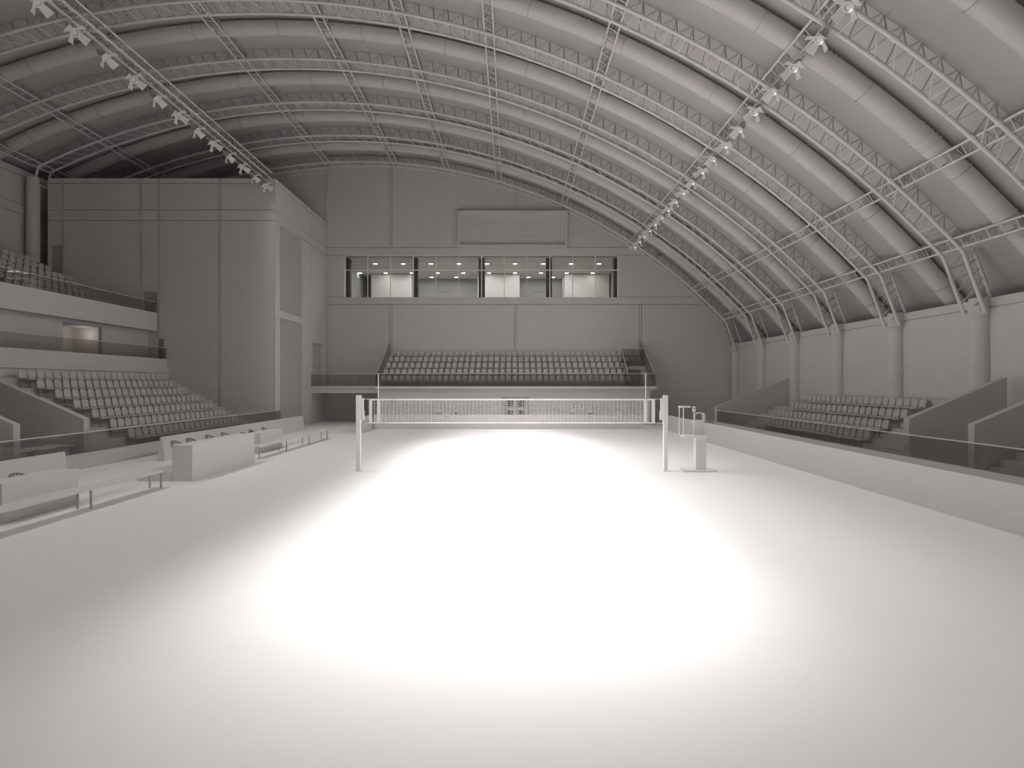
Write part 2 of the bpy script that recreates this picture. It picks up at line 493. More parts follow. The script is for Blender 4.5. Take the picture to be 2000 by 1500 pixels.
# columns
for i, y in enumerate(TRY):
    if i == 0: continue
    lab = 'round grey column on the right wall, ' + ('nearest one', 'second nearest one', 'third nearest one', 'third from the far wall', 'second from the far wall', 'in the far corner')[i-1]
    t = thing('column', lab, 'column', (17.86, y, 0), 'columns along the right wall')
    W('shaft', 'wall', lambda m: m.tube([(17.86, y, 0), (17.86, y, 5.55)], .33, 28), t)
    W('column_head', 'wall', lambda m: (m.tube([(17.86, y, 5.55), (17.86, y, 6.2)], .34, 28)), t)
    W('saddle_ring', 'steel', lambda m: m.tube([(17.6+.1*math.cos(a)-.0, y+.56*math.sin(a), 5.57) for a in [PI/2+PI*j/12 for j in range(13)]], .03, 6), t)
t = thing('column', 'tall round column in the corner between the left wall and the tower', 'column', (-29.76, 32.25-.12, 0))
W('shaft', 'wall', lambda m: m.tube([(-29.78, 31.85, 0), (-29.78, 31.85, 15.3)], .33, 28), t)
W('column_head', 'wall', lambda m: m.tube([(-29.78, 31.85, 15.3), (-29.78, 31.85, 15.75)], .31, 28), t)
W('saddle_ring', 'steel', lambda m: m.tube([(-29.6+.25*math.cos(a), 31.95+.5*math.sin(a), 15.3) for a in [2*PI*j/18 for j in range(19)]], .03, 6), t)

# ducts, one per bay
bay_names = ['crossing the upper right corner, nearest one', 'second nearest', 'third nearest', 'fourth nearest', 'third from the far wall', 'second from the far wall', 'nearest the far wall']
for i in range(7):
    y = 13.2+4.25*i
    t = thing('air_duct', 'fat round duct curving under the roof, ' + bay_names[i], 'duct', (CX, y, A(CX, RA+.5)), 'curved ducts between the roof trusses')
    Rd = RA+.5; t0 = math.radians(-29); t1 = math.radians(53)
    if i >= 5: t0 = math.radians(-26)
    N = 110
    W('duct_body', 'duct', lambda m: m.tube([(AT(t0+(t1-t0)*j/N, Rd)[0], y, AT(t0+(t1-t0)*j/N, Rd)[1]) for j in range(N+1)], .335, 20), t)
    th = t0+math.radians(2); c = 0
    while th < t1-.02:
        def ring(m, th=th, r=.352, w=.0012):
            a = AT(th, Rd); b = AT(th+w, Rd); m.tube([(a[0], y, a[1]), (b[0], y, b[1])], r, 20)
        x_ = AT(th, Rd)
        vis = abs(x_[0]/y) < 1.05 and (x_[1]-H)/y < .78
        if c % 2 == 0:
            if vis: W('ribbed_sleeve', 'duct', lambda m: [ring(m, th+q*.0048, .362, .0014) for q in range(5)], t)
        else:
            if vis: W('clamp_ring', 'lattice', lambda m: ring(m, th, .375, .0006), t)
        th += math.radians(3.05); c += 1

# straight purlin trusses running away from the camera
def solve(r, R=RA+.02):
    lo, hi = (0, 17.2) if r > 0 else (-29.5, 0)
    f = lambda x: x - r*(A(x, R)-H)
    for _ in range(60):
        mid = (lo+hi)/2
        if f(lo)*f(mid) <= 0: hi = mid
        else: lo = mid
    return (lo+hi)/2
PR = [(-2.17, 'outermost on the left'), (-1.69, 'second from the left'), (-1.20, 'third from the left, beside the left lighting truss'),
      (-.836, 'fourth from the left'), (-.531, 'fifth from the left'), (-.305, 'sixth from the left'),
      (-.0667, 'above the centre of the court'), (.285, 'just right of the centre'), (.847, 'carrying the right-hand spotlights'),
      (1.93, 'second from the right wall'), (3.16, 'lowest one, closest to the right wall')]
LX = None
for pi_, (r, lab) in enumerate(PR):
    x = solve(r); th = math.asin((x-CX)/RA)
    if abs(r-.847) < .01: LX = x
    t = thing('purlin_truss', 'straight lattice beam along the roof, ' + lab, 'roof beam', (x, 12.5, A(x)), 'straight roof beams')
    y0, y1 = (3.6 if abs(r-.847) < .01 else 12.5), 40.9
    w = .22/RA
    a = AT(th-w, RA+.07); b = AT(th+w, RA+.07); c = AT(th, RA+.72)
    W('lower_chord', 'steel', lambda m: m.tube([(a[0], y0, a[1]), (a[0], y1, a[1])], .04, 6), t)
    W('lower_chord', 'steel', lambda m: m.tube([(b[0], y0, b[1]), (b[0], y1, b[1])], .04, 6), t)
    W('upper_chord', 'lattice', lambda m: m.tube([(c[0], y0, c[1]), (c[0], y1, c[1])], .026, 6), t)
    bars = []; rungs = []; y = y0; s = .53
    while y+s < y1:
        rungs.append(((a[0], y, a[1]), (b[0], y+s*.25, b[1]), .018)); bars.append(((a[0], y+s*.5, a[1]+.05), (b[0], y+s*.5, b[1]+.05), .02))
        bars.append(((a[0], y, a[1]), (c[0], y+s*.5, c[1]), .015)); bars.append(((c[0], y+s*.5, c[1]), (a[0], y+s, a[1]), .012))
        bars.append(((b[0], y, b[1]), (c[0], y+s*.5, c[1]), .015)); bars.append(((c[0], y+s*.5, c[1]), (b[0], y+s, b[1]), .012))
        y += s
    bars_to_parts(t, rungs, None, 30, 'rung', 'steel'); bars_to_parts(t, bars, None, 60, 'lattice_bar', 'lattice')

# left lighting truss (box section), hung lower, ending on the tower edge
LLX, LLZ = -15.3, 15.78
t = thing('lighting_truss', 'box lighting truss in front, running to the top edge of the tower', 'lighting truss', (LLX, 12.5, LLZ))
c4 = [(LLX-.22, LLZ), (LLX+.22, LLZ), (LLX-.22, LLZ+.42), (LLX+.22, LLZ+.42)]
for cx, cz in c4:
    W('chord', 'steel', lambda m: m.tube([(cx, 3.5, cz), (cx, 32.26, cz)], .032, 6), t)
bars = []; y = 3.5; s = .52
while y+s < 32.26:
    for a, b in ((0, 1), (0, 2), (1, 3), (2, 3)):
        bars.append(((c4[a][0], y, c4[a][1]), (c4[b][0], y+s/2, c4[b][1]), .014))
        bars.append(((c4[b][0], y+s/2, c4[b][1]), (c4[a][0], y+s, c4[a][1]), .014))
    y += s
bars_to_parts(t, bars, None, 100, 'lattice_bar', 'lattice')

# ---------------------------------------------------------------- spotlights
def make_spot(lit):
    """local frame: lens looks along -Z; yoke goes up"""
    t = thing('spotlight', '', 'spotlight', (0, 0, 0))
    m = MB(); m.tube([(0,0,.0), (0,0,.20), (0,0,.30), (0,0,.36)], [.14, .14, .10, .06], 20); m.build('lamp_housing', 'lattice', t)
    m = MB()
    n = 24
    ring_o = [(.16*math.cos(2*PI*i/n), .16*math.sin(2*PI*i/n)) for i in range(n)]
    ring_i = [(.115*math.cos(2*PI*i/n), .115*math.sin(2*PI*i/n)) for i in range(n)]
    vs = [(x, y, -.05) for x, y in ring_o]+[(x, y, -.05) for x, y in ring_i]+[(x, y, .0) for x, y in ring_o]+[(x, y, -.0) for x, y in ring_i]
    fs = []
    for i in range(n):
        j = (i+1) % n
        fs += [(i, n+i, n+j, j), (i, j, 2*n+j, 2*n+i), (n+i, 3*n+i, 3*n+j, n+j)]
    m.add(vs, fs, True); m.build('lens_ring', 'steel', t)
    m = MB(); m.tube([(0,0,-.03), (0,0,.0)], .085, 18); m.build('lens', 'furn', t)
    for q in range(4):
        a = q*PI/2
        big = q % 2 == 0
        w1, w2, Ln = (.11, .16, .30) if big else (.06, .10, .26)
        d = Vector((math.cos(a), math.sin(a), 0)); s = Vector((-math.sin(a), math.cos(a), 0))
        o = d*.165+Vector((0,0,-.03)); e = d*(.165+Ln*.8)+Vector((0,0,-.03-Ln*.55))
        nrm = (e-o).cross(s).normalized()*.008
        P = [o-s*w1, o+s*w1, e+s*w2, e-s*w2]
        m = MB(); m.add([p-nrm for p in P]+[p+nrm for p in P], [(0,1,2,3),(7,6,5,4),(0,4,5,1),(1,5,6,2),(2,6,7,3),(3,7,4,0)]); m.build('barn_door', 'furn', t)
    m = MB(); m.tube([(-.18,0,.12), (-.18,0,.42), (.18,0,.42), (.18,0,.12)], .016, 6); m.tube([(0,0,.42), (0,0,.58)], .02, 6); m.build('yoke', 'steel', t)
    if lit:
        m = MB(); m.box(-.05, .05, -.115, -.10, -.065, -.05); m.build('glowing_tube', 'bulb', t)
    return t
protoL = make_spot(False); protoR = make_spot(True)
EN, EW, SN, SW_ = 5200, 850, 27.2, 124      # narrow and wide beams: power and cone angle
def put_spot(p, first, x, y, z, lab, grp, aim_y, wide, k):
    o = p if first else copy_tree(p)
    d = (Vector((0.2, aim_y, 0))-Vector((x, y, z))).normalized()
    o.location = (x, y, z); o['label'] = lab; o['group'] = grp
    o.rotation_euler = d.to_track_quat('-Z', 'Y').to_euler()
    L = bpy.data.lights.new('spot_beam', 'SPOT'); L.energy = (EW if wide else EN)*k
    L.spot_size = math.radians(SW_ if wide else SN); L.spot_blend = 1.0; L.shadow_soft_size = 1.5 if wide else 1.0
    L.color = (1, .985, .975)
    lo = bpy.data.objects.new('spot_beam', L); COL.objects.link(lo); lo.parent = o; lo.location = (0, 0, -.62)
    return o
def aim(j, n, a, b): return a+(b-a)*j/(n-1)
NL, NR = 21, 26                       # nearest ones are unseen, added to light the net and near floor
ys_left = [16.45+1.385*(i-9) for i in range(NL)]
for i, y in enumerate(reversed(ys_left)):
    j = NL-1-i
    put_spot(protoL, i == 0, LLX+.05, y, 15.2, 'barn-door spotlight hanging from the left lighting truss, %s from the tower' % ORD[i], 'spotlights on the left lighting truss',
             aim(j, NL, 8, 34) if i % 2 == 1 else aim(j, NL, 6.2, 26), i % 2 == 1, .62)
ys_right = [14.4+1.39*(i-7) for i in range(NR)]
for i, y in enumerate(reversed(ys_right)):
    j = NR-1-i
    put_spot(protoR, i == 0, LX+.02, y, 13.55, 'barn-door spotlight under the right roof beam, %s from the far wall' % ORD[i], 'spotlights on the right roof beam',
             aim(j, NR, 8, 34) if i % 2 == 1 else aim(j, NR, 6.2, 27), i % 2 == 1, .46)

# ================================================================ STANDS
def wing(xf, xb, y0, y1, zf, zb, z0, name, label, grp=None):
    m = MB(); m.prism([(xf, z0), (xf, zf), (xb, zb), (xb, z0)], 'y', y0, y1)
    tag(m.build(name, 'conc'), label, 'dividing wall', grp)

def grandstand(label, side, x0, k0, dx, n, z0, dz, ya, yb, zbase, seatsY, xfront, xback, aisles):
    """stepped terrace; side = -1 left, +1 right. tread k starts dx*.75 in front of the seat back"""
    t = thing('grandstand', label, 'grandstand', (side*xfront, (ya+yb)/2, zbase))
    prof = [(side*xfront, zbase), (side*xfront, zbase+ (z0-zbase)*.2 if False else max(zbase, 0)+.05 if zbase == 0 else z0-.15)]
    zf = prof[1][1]
    for k_ in range(n):
        xs = x0+k_*dx-.62
        prof.append((side*xs, zf)); zf = z0+dz*k_; prof.append((side*xs, zf))
    prof.append((side*xback, zf)); prof.append((side*xback, zbase))
    W('terrace', 'conc', lambda m: m.prism(prof, 'y', ya, yb), t)
    for (a, b) in aisles:
        def st(m):
            for k_ in range(n):
                xs = x0+k_*dx-.62; zt = z0+dz*k_-dz/2
                lo = (z0+dz*(k_-1)) if k_ else prof[1][1]
                if zt > lo: m.box(side*(xs-dx*.45), side*xs, a, b, lo, zt)
        W('aisle_steps', 'conc', st, t)
    return t

SEATY = [21.95+.42*i for i in range(21)]
gl = grandstand('lower left grandstand with seven rows of grey seats', -1, 16.3, 0, .78, 8, .25, .42, 18.32, 32.24, 0, None, 14.95, 21.68, [(30.65, 32.22), (18.35, 21.4)])
gr = grandstand('right grandstand with four rows of grey seats', 1, 14.85, 0, .78, 4, .22, .44, 18.32, 32.5, 0, None, 13.1, 17.93, [(30.65, 32.45), (18.35, 21.4)])
W('top_ledge', 'conc', lambda m: m.box(17.5, 17.9, 20.6, 30.6, 1.5, 2.3), gr)
g2 = grandstand('near left grandstand, mostly outside the frame beyond the gangway', -1, 15.9, 0, .78, 8, .25, .42, 2.0, 15.48, 0, None, 14.95, 21.68, [(13.6, 15.45)])
g3 = grandstand('near right grandstand steps beyond the gangway, at the right edge', 1, 14.6, 0, .78, 5, .22, .44, 2.0, 15.48, 0, None, 13.1, 17.93, [(12.4, 15.45)])
gu = grandstand('upper left grandstand with steep rows of grey seats', -1, 24.25, 0, .79, 6, 7.22, .49, 2.0, 32.24, 6.25, None, 22.3, 28.75, [(30.65, 32.22)])
W('top_walkway', 'conc', lambda m: m.box(-28.75, -30.28, 2.0, 32.24, 6.25, 9.9), gu)
def fascia(m):
    r = .25
    m.box(-22.3, -22.22, 2.0, 31.9, 6.25, 7.38)
    pts = [(-22.22, 31.9)]+[(-22.22-r+r*math.cos(a), 32.0+r*math.sin(a)) for a in [PI/2*j/8 for j in range(9)]]+[(-22.55, 32.25), (-22.3, 31.9)]
    m.prism(pts, 'z', 6.25, 7.38)
W('balcony_fascia', 'wall', fascia, gu)

# stand front walls
def longwall(name, label, x0, x1, y0, y1, z1, mat='conc'):
    m = MB(); m.box(x0, x1, y0, y1, 0, z1)
    return tag(m.build(name, mat), label, 'low wall')
longwall('stand_front_wall', 'long low grey wall carrying the glass rail before the left stands', -14.95, -14.80, 2.0, 32.7, .535)
longwall('stand_front_wall', 'long low grey wall carrying the glass rail before the right stands', 12.92, 13.08, 2.0, 32.85, .55)

# dividing wing walls
wing(-15.1, -21.6, 18.05, 18.30, 1.70, 4.55, .0, 'dividing_wall', 'sloping grey dividing wall at the near end of the lower left stand')
wing(-15.1, -21.6, 15.50, 15.72, 1.70, 4.55, .0, 'dividing_wall', 'sloping dividing wall at the left picture edge, across the gangway')
wing(14.0, 17.45, 18.05, 18.30, 1.70, 3.17, .0, 'dividing_wall', 'sloping grey dividing wall at the near end of the right stand')
wing(14.0, 17.9, 15.50, 15.72, 1.70, 3.35, .0, 'dividing_wall', 'sloping dividing wall at the right picture edge, across the gangway')
wing(13.0, 17.9, 32.52, 32.84, 1.50, 3.40, .0, 'dividing_wall', 'sloping grey dividing wall at the far end of the right stand')

# concourse behind the lower left stand
def concourse(m):
    m.box(-24.6, -21.75, 2.0, 32.24, 3.3, 3.6)                       # floor
    m.box(-21.82, -21.70, 2.0, 32.28, 3.0, 4.5); m.box(-21.70, -21.60, 2.0, 32.28, 3.0, 3.60); m.box(-21.70, -21.60, 2.0, 32.28, 3.62, 4.0)
struct('trim_2', 'wall', concourse)
def conc_wall(m):
    X = -22.9
    m.box(X-.2, X, 2.0, 26.1, 3.6, 6.25); m.box(X-.2, X, 28.6, 32.24, 3.6, 6.25); m.box(X-.2, X, 26.1, 28.6, 6.1, 6.25)
struct('wall_concourse', 'wall', conc_wall)
def lit_room(m):
    m.box(-25.4, -25.2, 25.2, 29.6, 3.6, 6.25); m.box(-25.2, -23.1, 25.2, 25.4, 3.6, 6.25); m.box(-25.2, -23.1, 29.4, 29.6, 3.6, 6.25)
    m.box(-25.2, -23.1, 25.4, 29.4, 6.15, 6.24)
    m.box(-25.2, -23.1, 25.4, 29.4, 3.5, 3.6)
struct('wall_lit_room', 'warmwall', lit_room)
def point(name, loc, e, col, r=.3):
    L = bpy.data.lights.new(name, 'POINT'); L.energy = e; L.color = col; L.shadow_soft_size = r
    o = bpy.data.objects.new(name, L); COL.objects.link(o); o.location = loc
point('room_light', (-24.2, 28.9, 5.7), 5.5, (1, .92, .85))

# balustrades: rail + glass panes
def balustrade(label, pts_x, pane_len, z0, z1, along='y', x=None, y=None, a=0, b=0, rail=.035, dx=.02):
    mid = (a+b)/2
    loc = (x, mid, z0) if along == 'y' else (mid, y, z0)
    t = thing('glass_balustrade', label, 'balustrade', loc)
    n = max(1, round((b-a)/pane_len))
    for i in range(n):
        p, q = a+(b-a)*i/n+.012, a+(b-a)*(i+1)/n-.012
        if along == 'y': W('glass_pane', 'glass', lambda m: m.box(x-.01, x+.01, p, q, z0, z1-rail), t)
        else: W('glass_pane', 'glass', lambda m: m.box(p, q, y-.01, y+.01, z0, z1-rail), t)
    if along == 'y': W('handrail', 'rail', lambda m: m.box(x-dx, x+dx, a, b, z1-rail, z1), t)
    else: W('handrail', 'rail', lambda m: m.box(a, b, y-dx, y+dx, z1-rail, z1), t)
    return t
balustrade('long glass railing in front of the left stands', None, 2.6, .535, 1.265, 'y', x=-14.86, a=6.3, b=32.9)
balustrade('long glass railing in front of the right stands', None, 2.6, .55, 1.285, 'y', x=13.0, a=6.3, b=32.45)
balustrade('glass railing on the concourse parapet above the lower left stand', None, 3.0, 4.5, 5.21, 'y', x=-21.74, a=14.0, b=32.25, rail=.025)
balustrade('glass railing on the balcony edge of the upper left stand', None, 3.0, 7.38, 8.05, 'y', x=-22.27, a=14.0, b=31.9, rail=.025)

# gangway counters behind the left glass
for i, (a, b) in enumerate(((15.9, 16.35), (16.5, 17.2), (17.35, 17.9))):
    t = thing('gangway_counter', 'low grey counter behind the left glass railing, ' + ('leftmost', 'middle one', 'nearest the dividing wall')[i], 'counter', (-15.7, (a+b)/2, 0), 'counters behind the left glass railing')
    W('counter_top', 'conc', lambda m: m.box(-16.0, -15.3, a, b, .77, .82), t)
    W('counter_body', 'conc', lambda m: m.box(-15.95, -15.45, a+.04, b-.04, 0, .77), t)

# ---------------------------------------------------------------- seats
def seat_parts():
    """seat faces -Y, origin on the tread below the backrest"""
    back = MB(); rows = 8; cols = 9; g = []
    for i in range(rows+1):
        v = i/rows; z = .40+.365*v; hw = .158+.012*math.sin(PI*v*.9)
        if v > .8: hw -= .022*((v-.8)/.2)**2
        row = []
        for j in range(cols):
            u = -1+2*j/(cols-1)
            zz = z - (.03*abs(u)**5 if v > .75 else 0)*(v-.75)/.25
            row.append((u*hw, .0+.06*v-.045*u*u+.01, zz))
        g.append(row)
    back.shell(g, .03, (0, 1, 0))
    pan = MB(); g = []
    for i in range(7):
        v = i/6; y = -.40+.42*v; row = []
        for j in range(cols):
            u = -1+2*j/(cols-1); hw = .170-.012*v
            z = .40-.03*math.sin(PI*v)*(1-u*u)+(.012*abs(u)**2) - (.035 if i == 0 else 0)
            row.append((u*hw, y, z))
        g.append(row)
    pan.shell(g, -.035, (0, 0, 1))
    pan.tube([(-.162, -.395, .365), (.162, -.395, .365)], .026, 8)
    br = MB(); br.box(-.018, .018, -.16, .05, .30, .37); br.box(-.02, .02, .02, .07, .03, .38)
    br.box(-.05, .05, -.01, .10, .0, .03)
    return back, pan, br
bk, pn, br = seat_parts()
seat0 = thing('stadium_seat', '', 'stadium seat', (0, 0, 0))
bk.build('backrest', 'seat', seat0); pn.build('seat_pan', 'seat', seat0); br.build('bracket', 'conc', seat0)
used = [False]
def put_seat(x, y, z, rz, lab, grp):
    o = copy_tree(seat0) if used[0] else seat0
    used[0] = True
    o.location = (x, y, z); o.rotation_euler = (0, 0, rz); o['label'] = lab; o['group'] = grp
for k_ in range(7):
    rown = ORD[k_]
    for i, y in enumerate(reversed(SEATY)):
        put_seat(-(16.3+.78*k_), y, .25+.42*k_, PI/2,
                 'grey stadium seat, lower left stand, row %s from front, %s from tower' % (rown, ORD[i]), 'seats of the lower left stand')
for k_ in range(4):
    for i, y in enumerate([21.45+.426*q for q in range(21)]):
        put_seat(14.85+.78*k_, y, .22+.44*k_, -PI/2,
                 'grey stadium seat, right stand, row %s from front, %s from near end' % (ORD[k_], ORD[i]), 'seats of the right stand')
for k_ in range(6):
    x = 24.25+.79*k_; i = 0; y = 30.25
    while x/y < 1.0 and i < 24:
        put_seat(-x, y, 7.22+.49*k_, PI/2,
                 'grey stadium seat, upper left stand, row %s from front, %s from tower' % (ORD[k_], ORD[i]), 'seats of the upper left stand')
        y -= .43; i += 1
# far stand seats: beyond the three hundred nearest ones, one object
far = MB()
allp = MB()
for p in (bk, pn, br): allp.merge(p, Matrix.Identity(4))
for k_ in range(5):
    y = 37.6+.8*k_; z = 2.8+.5*k_; x = -9.48
    lim = 8.6 if k_ < 3 else 10.2
    while x < lim:
        far.merge(allp, Matrix.Translation((x, y, z))); x += .4615
o = far.build('stadium_seating', 'seat')
tag(o, 'five long rows of grey seats on the far end stand under the booth', 'stadium seats', kind='stuff')

# ================================================================ FAR STAND
t = thing('end_grandstand', 'raised far end stand with five rows above a panelled wall', 'grandstand', (0, 37.2, 0))
def fterr(m):
    # solid steps for X -9.7..8.4 and upper rows to 10.25
    prof = [(37.05, 2.5), (37.05, 2.76)]
    z = 2.76
    for k_ in range(5):
        ys = 37.6+.8*k_-.5
        prof += [(ys, z)]; z = 2.8+.5*k_; prof += [(ys, z)]
    prof += [(41.28, z), (41.28, 2.5)]
    m.prism(prof, 'x', -9.75, 8.4)
    prof = [(39.5, 4.05), (39.5, 4.3), (40.3, 4.3), (40.3, 4.8), (41.28, 4.8), (41.28, 4.05)]
    m.prism(prof, 'x', 8.4, 10.25)
    m.box(8.4, 10.25, 37.05, 41.28, 2.5, 2.72)
    # little stair flight at the right of the opening
    for q in range(4): m.box(9.85, 10.25, 38.1+.3*q, 39.5, 2.72+.3*q, 3.02+.3*q)
    m.box(8.4, 9.0, 41.0, 41.28, 2.72, 4.05)
W('terrace', 'conc', fterr, t)
W('edge_slab', 'furn', lambda m: m.box(-9.93, 10.46, 36.95, 37.25, 2.58, 2.76), t)
W('lower_ledge', 'wall', lambda m: (m.box(-9.8, 10.2, 37.1, 37.3, 2.42, 2.50), m.box(-9.7, 10.1, 37.5, 37.6, 2.50, 2.58)), t)
def fw(m):
    y0, y1 = 37.2, 37.45; k = 37.2/1000
    m.box(-9.75, -.69, y0, y1, 0, 2.42); m.box(1.26, 10.0, y0, y1, 0, 2.42); m.box(-.69, 1.26, y0, y1, 1.98, 2.42)
    for px in (859, 980, 1036, 1156): x = (px-1000)*k; m.box(x-.05, x+.05, y0-.03, y0, 0, 2.42)
    m.box(9.85, 10.02, y0-.03, y0, 0, 2.42); m.box(-9.75, -9.58, y0-.03, y0, 0, 2.42)
    m.box(-9.75, -9.5, y1, 41.28, 0, 2.5); m.box(9.8, 10.02, y1, 41.28, 0, 2.5)
W('front_wall', 'wall', fw, t)
# double door under the stand
t = tag(thing('door_4', 'double door with dark panes in the wall under the far stand', 'door', (.285, 37.4, 0)), kind='structure')
for s, x0, x1 in ((0, -.68, .28), (1, .29, 1.25)):
    lf = W('door_leaf', 'wall', lambda m: m.box(x0, x1, 37.5, 37.56, 0, 1.97), t)
    for z0, z1 in ((1.25, 1.75), (.25, 1.0)):
        W('door_pane', 'dark', lambda m: m.box((x0+.28 if s == 0 else x0+.12), (x1-.22 if s == 0 else x1-.36), 37.485, 37.502, z0, z1), lf)
# left balcony linking the stand and the tower
m = MB(); m.box(-14.93, -9.95, 37.95, 41.28, 2.25, 2.62); m.box(-15.0+.08, -9.95, 37.85, 38.1, 2.62, 2.77); m.box(-14.93, -9.95, 38.1, 41.28, 2.6, 2.70)
tag(m.build('balcony_slab', 'wall'), 'balcony slab linking the far stand to the tower', 'balcony')
balustrade('glass railing along the balcony beside the tower', None, 1.7, 2.77, 3.69, 'x', y=37.95, a=-14.9, b=-9.97, rail=.03)
balustrade('glass railing along the front of the far stand', None, 2.5, 2.76, 3.69, 'x', y=37.05, a=-9.9, b=10.44, rail=.035)
def sloped_rail(label, x, ya, za0, za1, yb, zb0, zb1):
    t = thing('glass_balustrade', label, 'balustrade', (x, (ya+yb)/2, za0))
    W('glass_pane', 'glass', lambda m: m.prism([(ya, za0), (ya, za1), (yb, zb1), (yb, zb0)], 'x', x-.01, x+.01), t)
    W('handrail', 'rail', lambda m: m.tube([(x, ya, za1), (x, yb, zb1)], .025, 6), t)
    return t
sloped_rail('sloping glass railing at the left end of the far stand', -9.8, 37.1, 2.8, 3.72, 41.2, 4.8, 6.44)
sloped_rail('sloping glass railing at the right end of the far stand', 10.33, 37.1, 2.8, 3.72, 41.2, 4.8, 6.44)
t = sloped_rail('glass railing around the stair opening of the far stand', 8.42, 37.15, 2.8, 3.75, 39.55, 4.3, 5.66)
W('handrail', 'rail', lambda m: m.tube([(8.42, 39.55, 5.66), (10.3, 39.55, 5.66)], .025, 6), t)
W('glass_pane', 'glass', lambda m: m.box(8.45, 10.28, 39.54, 39.56, 4.32, 5.63), t)

# room behind the tower's balcony opening
def tr(m):
    m.box(-17.2, -17.0, 38.0, 41.1, 2.75, 6.2); m.box(-17.0, -15.26, 41.0, 41.2, 2.75, 6.2)
    m.box(-17.0, -15.26, 38.0, 38.2, 2.75, 6.2); m.box(-17.2, -15.26, 38.0, 41.2, 6.06, 6.2); m.box(-17.2, -15.26, 38.0, 41.2, 2.6, 2.74)
struct('wall_tower_lobby', 'warmwall', tr)
point('lobby_light', (-16.4, 38.9, 5.3), 5, (1, .93, .87))

# wall basins
for i, px in enumerate((856, 889.5, 1117, 1152.5)):
    y = 36.9; x = (px-1000)*y/1000
    lab = 'small white bowl basin on the wall under the far stand, ' + ('leftmost', 'second from left', 'third from left', 'rightmost')[i]
    t = thing('wall_basin', lab, 'basin', (x, y, 0), 'basins under the far stand')
    def bowl(m):
        pr = [(.05, .88), (.14, .90), (.20, .95), (.235, 1.03), (.215, 1.03), (.18, .97), (.02, .93)]
        n = 20; vs = []; fs = []
        for r_, z_ in pr: vs += [(x+r_*math.cos(2*PI*j/n), y+r_*math.sin(2*PI*j/n), z_) for j in range(n)]
        for q in range(len(pr)-1):
            for j in range(n): fs.append((q*n+j, q*n+(j+1) % n, (q+1)*n+(j+1) % n, (q+1)*n+j))
        fs.append(tuple(range(n))); fs.append(tuple(range((len(pr)-1)*n, len(pr)*n)))
        m.add(vs, fs, True)
    W('bowl', 'bowl', bowl, t)
    W('pedestal', 'dark', lambda m: (m.tube([(x, y, 0), (x, y, .88)], [.09, .045], 12), m.tube([(x, y, 0), (x, y, .03)], .16, 16)), t)

# ================================================================ COURT
def aboard(label, axis, c, sgn, a, b, h=.92, w=.30, grp='low tapered barrier boards'):
    """A-section barrier. axis 'y': runs along y centred on x=c"""
    m = MB(); prof = [(c-w/2, 0), (c-.03, h), (c+.03, h), (c+w/2, 0)]
    m.prism(prof, axis, a, b)
    tag(m.build('barrier_board', 'furn'), label, 'barrier', grp)
aboard('long tapered barrier board along the right side of the court', 'y', 9.94, 1, 2.0, 32.5, .95)
aboard('long tapered barrier board on the left behind the big desk', 'y', -13.3, 1, 19.4, 32.5)
aboard('near tapered barrier board at the left picture edge', 'y', -13.3, 1, 6.0, 15.2)
aboard('wide tapered barrier board across the far end, behind the net', 'x', 33.45, 1, -9.02, 8.55)
aboard('short tapered barrier board turning toward the camera beside the left post', 'y', -9.2, 1, 30.5, 33.55)

# desks
def desk(label, x0, x1, y0, y1, h):
    t = thing('desk', label, 'desk', ((x0+x1)/2, (y0+y1)/2, 0))
    W('desk_top', 'furn', lambda m: m.box(x0, x1, y0, y1, h-.04, h), t)
    W('front_panel', 'furn', lambda m: m.box(x1-.04, x1, y0, y1, 0, h-.04), t)
    W('side_panel', 'furn', lambda m: m.box(x0, x1-.04, y0, y0+.04, 0, h-.04), t)
    W('side_panel', 'furn', lambda m: m.box(x0, x1-.04, y1-.04, y1, 0, h-.04), t)
    return t
desk('tall pale officials desk in the middle of the left sideline', -10.24, -9.63, 15.42, 19.15, 1.085)
desk('low pale desk beyond the tall officials desk', -11.2, -10.64, 21.65, 23.75, .85)
desk('low pale desk at the left picture edge', -11.2, -10.64, 10.68, 12.57, .85)
m = MB(); m.box(-11.28, -10.26, 15.43, 20.4, 0, .26)
tag(m.build('podium', 'furn'), 'low platform behind the tall officials desk carrying its chairs', 'platform')

# benches
def bench(label, ys, x0, x1):
    t = thing('bench', label, 'bench', ((x0+x1)/2, (ys[0]+ys[-1])/2, 0), 'benches along the left sideline')
    for a, b in zip(ys[:-1], ys[1:]):
        W('seat_board', 'furn', lambda m: (m.box(x0, x0+.165, a+.004, b-.004, .455, .5), m.box(x0+.18, x1, a+.004, b-.004, .455, .5)), t)
    W('frame_rail', 'steel', lambda m: (m.box(x0+.02, x0+.06, ys[0], ys[-1], .435, .455), m.box(x1-.06, x1-.02, ys[0], ys[-1], .435, .455)), t)
    for y in ys:
        yy = min(max(y, ys[0]+.03), ys[-1]-.03)
        for x in (x0+.04, x1-.04):
            W('leg', 'door', lambda m: m.box(x-.018, x+.018, yy-.018, yy+.018, 0, .435), t)  # darker grey puts the shadow on the legs into their colour
bench('long low bench at the left edge, in front of the near desk', [7.16, 9.6, 12.03, 14.46], -10.25, -9.85)
bench('long low bench beyond the tall officials desk', [20.0, 22.46, 24.95, 27.42], -10.25, -9.85)

